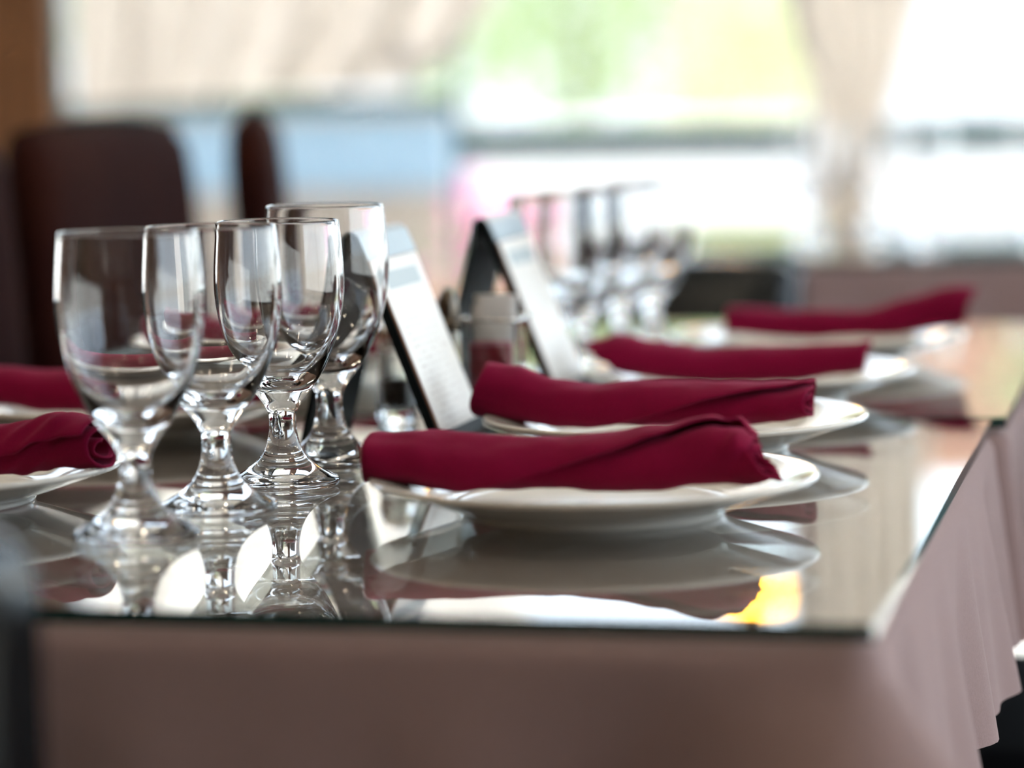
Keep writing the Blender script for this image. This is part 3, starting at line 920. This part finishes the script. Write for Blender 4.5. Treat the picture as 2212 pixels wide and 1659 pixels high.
# ------------------------------------------------------------------ menu holders
def menu_holder(u, v, sc_, label, depth=0.118):
    """A-frame; local x = table u, local y = table v (near end at y = 0)"""
    p = T(u, v, 0.0004)
    t = empty('menu_holder', p, -TA, label, 'menu holder', 'menu holders on the laid table')
    D = depth
    # coordinates relative to the ridge foot point; heights in metres
    RL, RR, HT = -0.0375, 0.053, 0.1425
    def slab(x0, z0, x1, z1, th, a, b_):
        d = Vector((x1 - x0, z1 - z0)).normalized(); nrm = Vector((-d.y, d.x)) * th / 2
        return prism([(x0 + nrm.x, z0 + nrm.y), (x1 + nrm.x, z1 + nrm.y), (x1 - nrm.x, z1 - nrm.y), (x0 - nrm.x, z0 - nrm.y)], a, b_)
    lp = slab(RL, 0.001, -0.0035, HT - .004, 0.0035, 0, D)
    obj('back_panel', lp, M_BLACKPLASTIC, t, False)
    rp = slab(0.0535, 0.010, 0.0035, HT - .004, 0.0058, 0, D)
    obj('front_panel', rp, M_BLACKPLASTIC, t, False)
    ft_ = prism([(0.0500, 0.0005), (0.0680, 0.0005), (0.0680, 0.0030), (0.0600, 0.0050), (0.0575, 0.0130), (0.0500, 0.0130)], 0, D)
    obj('foot_lip', ft_, M_BLACKPLASTIC, t, False)
    rg = prism([(-0.0062, HT - .022), (-0.0048, HT - .002), (-0.0015, HT + .0010), (0.0020, HT + .0010), (0.0052, HT - .002), (0.0100, HT - .016), (0.0030, HT - .016), (0, HT - .010)], 0.0, D)
    obj('ridge', rg, M_BLACKPLASTIC, t, False)
    # page on the outer (right) face, inside a clear sleeve
    d = Vector((0.0035 - 0.0535, HT - .004 - .010)).normalized(); nr = Vector((d.y, -d.x))
    def on(s, off):
        q = Vector((0.0535, 0.010)) + d * s + nr * off
        return q.x, q.y
    LN = math.hypot(0.05, HT - .014)
    bk = bmesh.new()
    x0, z0 = on(0.000, .0034); x1, z1 = on(LN - .012, .0034); x2, z2 = on(LN - .012, .0042); x3, z3 = on(0.000, .0042)
    prism([(x0, z0), (x1, z1), (x2, z2), (x3, z3)], 0.0015, D - .0015, bm=bk)
    obj('card_backing', bk, M_PAPERBACK, t, False)
    pg = bmesh.new()
    uvl = pg.loops.layers.uv.new('UVMap')
    xa, za = on(0.001, .0045); xb, zb = on(LN - .016, .0045); xc, zc = on(LN - .016, .0048); xd, zd = on(0.001, .0048)
    prism([(xa, za), (xb, zb), (xc, zc), (xd, zd)], 0.003, D - .003, bm=pg)
    for f in pg.faces:
        for lp_ in f.loops:
            c = lp_.vert.co
            lp_[uvl].uv = ((c.y - .003) / (D - .006), (c.z - za) / (zb - za))
    obj('menu_page', pg, M_PAGE, t, False)
    # clear plastic fold over the ridge
    xs = []
    out_ = [(-0.0066, HT - .020), (-0.0056, HT - .001), (-0.0018, HT + .0022), (0.0024, HT + .0022), (0.0064, HT - .001), (0.0134, HT - .0165)]
    inn = [(x * .86, z - .0007) for x, z in out_]
    obj('clear_sleeve', prism(out_ + inn[::-1], -.001, D + .001), M_SLEEVE, t, False)
    t.scale = (sc_, sc_, sc_)
    return t
M_SLEEVE = mat('smoky_clear_plastic', (0.20, 0.26, 0.28), 0.3, spec=0.25, noise_amt=0.35, noise_scale=60, stretch=(1, 6, 1))
menu_holder(-0.398, 0.587, 1.0, 'black A-frame menu holder with cream page behind the front goblets')
menu_holder(-0.380, 0.880, 0.97, 'black A-frame menu holder farther back beside the blurred goblets')

# ------------------------------------------------------------------ condiments
def shaker(u, v, label, fill_mat, fill_top, dome, r0, r1, h, cap_mat):
    t = empty('glass_shaker', T(u, v, 0.0004), 0, label, 'shaker', 'glass shakers behind the near menu holder')
    out_ = [(0, 0.002), (r0 - .002, 0), (r0, 0.003), (r0 * .97, h * .3), (r1, h * .95), (r1, h)]
    inn = [(r1 - .002, h), (r1 - .002, h * .95), (r0 * .97 - .003, h * .3), (r0 - .004, 0.009), (0, 0.008)]
    obj('glass_body', lathe(out_ + inn, 32), M_JAR, t)
    fo = [(0, 0.0085), (r0 - .0050, 0.0095), (r0 * .97 - .0036, h * .3), ]
    if fill_top > .3 * h:
        k = (fill_top - .3 * h) / (.65 * h)
        fo.append((r0 * .97 - .0036 + (r1 - .0028 - r0 * .97 + .0036) * k, fill_top))
    fo.append((0, fill_top))
    obj('filling', lathe(fo, 24), fill_mat, t)
    if dome:
        cp = [(r1 + .0012, h - .008), (r1 + .0022, h - .007), (r1 + .0022, h - .001), (r1 * .82, h + .001), (r1 * .80, h + .006), (r1 * .72, h + .013), (r1 * .50, h + .0195), (r1 * .22, h + .0225), (0, h + .023)]
    else:
        cp = [(r1 + .0012, h - .008), (r1 + .0022, h - .007), (r1 + .0022, h + .004), (r1 * .8, h + .010), (r1 * .4, h + .0125), (0, h + .013)]
    obj('cap', lathe(spline(cp, 3), 32), cap_mat, t)
    return t
shaker(-0.4160, 0.765, 'glass pepper shaker half full, partly behind the near menu holder', M_PEPPER, 0.030, False, 0.0150, 0.0125, 0.062, M_STEEL)
shaker(-0.3830, 0.785, 'glass shaker with dark domed metal cap right of the near menu holder', M_SALT, 0.022, True, 0.0165, 0.0100, 0.0715, M_PEWTER)

cd = empty('packet_holder', T(-0.3480, 0.782, 0.0004), -TA, 'square clear glass holder of sugar packets between the menu holders', 'holder')
hw, hh, th = 0.0205, 0.072, 0.0024
bmj = bmesh.new()
def ringv(b, w, z): return [b.verts.new((sx * w, sy * w, z)) for sx, sy in ((-1, -1), (1, -1), (1, 1), (-1, 1))]
r_ = [ringv(bmj, hw, 0), ringv(bmj, hw, hh), ringv(bmj, hw - th, hh), ringv(bmj, hw - th, 0.005)]
bmj.faces.new(r_[0][::-1]); bmj.faces.new(r_[3])
for A, B in zip(r_, r_[1:]):
    for i in range(4):
        bmj.faces.new((A[i], A[(i + 1) % 4], B[(i + 1) % 4], B[i]))
bmesh.ops.recalc_face_normals(bmj, faces=bmj.faces[:])
bmesh.ops.bevel(bmj, geom=bmj.edges[:], offset=0.0007, segments=2, affect='EDGES')
obj('glass_box', bmj, M_JAR, cd, False)
rimb = bmesh.new()
q = hw + .0006
for a, b_ in (((-q, -q), (q, -q)), ((q, -q), (q, q)), ((q, q), (-q, q)), ((-q, q), (-q, -q))):
    tube([(a[0], a[1], hh + .0012), (b_[0], b_[1], hh + .0012)], 0.0016, 8, bm=rimb)
obj('chrome_rim', rimb, M_STEEL, cd)
for i, (yy, mm, hz, tl, lab) in enumerate(((-0.014, M_PACKETR, 0.055, -.05, 'red sweetener packet nearest in the glass holder'),
                                           (-0.009, M_PACKETP, 0.058, .03, 'pink sweetener packet second in the glass holder'),
                                           (-0.004, M_PACKETW, 0.083, .06, 'tall white sugar packet standing out of the glass holder'),
                                           (0.001, M_PACKETR, 0.060, -.02, 'red sweetener packet in the middle of the glass holder'),
                                           (0.006, M_PACKETW, 0.090, -.03, 'tallest white sugar packet at the back of the glass holder'),
                                           (0.011, M_PACKETP, 0.058, .02, 'pink sweetener packet last in the glass holder'))):
    pw = 0.0155
    pb = bmesh.new()
    nz = 12
    rowsA, rowsB = [], []
    for j in range(nz + 1):
        s = j / nz
        z = .0065 + (hz - .0065) * s
        puff = 0.0016 * (math.sin(math.pi * min(1, max(0, (s - .06) / .88)))) ** .6 + .0002
        rowsA.append([pb.verts.new((-pw + 2 * pw * k / 6 + tl * (z - .006) * .1, -puff * (1 - abs(k / 3 - 1) ** 4), z)) for k in range(7)])
        rowsB.append([pb.verts.new((-pw + 2 * pw * k / 6 + tl * (z - .006) * .1, puff * (1 - abs(k / 3 - 1) ** 4), z)) for k in range(7)])
    for j in range(nz):
        for k in range(6):
            pb.faces.new((rowsA[j][k], rowsA[j][k + 1], rowsA[j + 1][k + 1], rowsA[j + 1][k]))
            pb.faces.new((rowsB[j][k], rowsB[j + 1][k], rowsB[j + 1][k + 1], rowsB[j][k + 1]))
    bmesh.ops.remove_doubles(pb, verts=pb.verts[:], dist=1e-5)
    o = obj('sweetener_packet', pb, mm)
    o.location = T(-0.3480, 0.782, 0) + VX * yy
    o.rotation_euler = (0, 0, -TA)
    tag(o, lab, 'packet', 'packets in the glass holder')

# ------------------------------------------------------------------ pendant lamp above the window table
PLX, PLY, PLZ = 0.39, 5.0, 1.37
pd = empty('pendant_lamp', (PLX, PLY, RZ1), 0, 'amber glass pendant lamp hanging above the window table', 'lamp')
zb = PLZ - RZ1
obj('ceiling_rose', lathe([(0, 0), (0.05, 0), (0.05, -0.008), (0.012, -0.025), (0, -0.025)], 24), M_BRASS, pd)
obj('cord', tube([(0, 0, -0.02), (0, 0, zb + .10)], 0.003, 8), M_BLACKPLASTIC, pd)
obj('lamp_cap', lathe([(0, zb + .105), (0.012, zb + .10), (0.03, zb + .07), (0.033, zb + .055), (0, zb + .055)], 24), M_BRASS, pd)
obj('lamp_shade', lathe(spline([(0.03, zb + .055), (0.05, zb + .03), (0.058, zb), (0.05, zb - .032), (0.025, zb - .05), (0, zb - .055)], 4), 32), M_LAMPGLOW, pd)
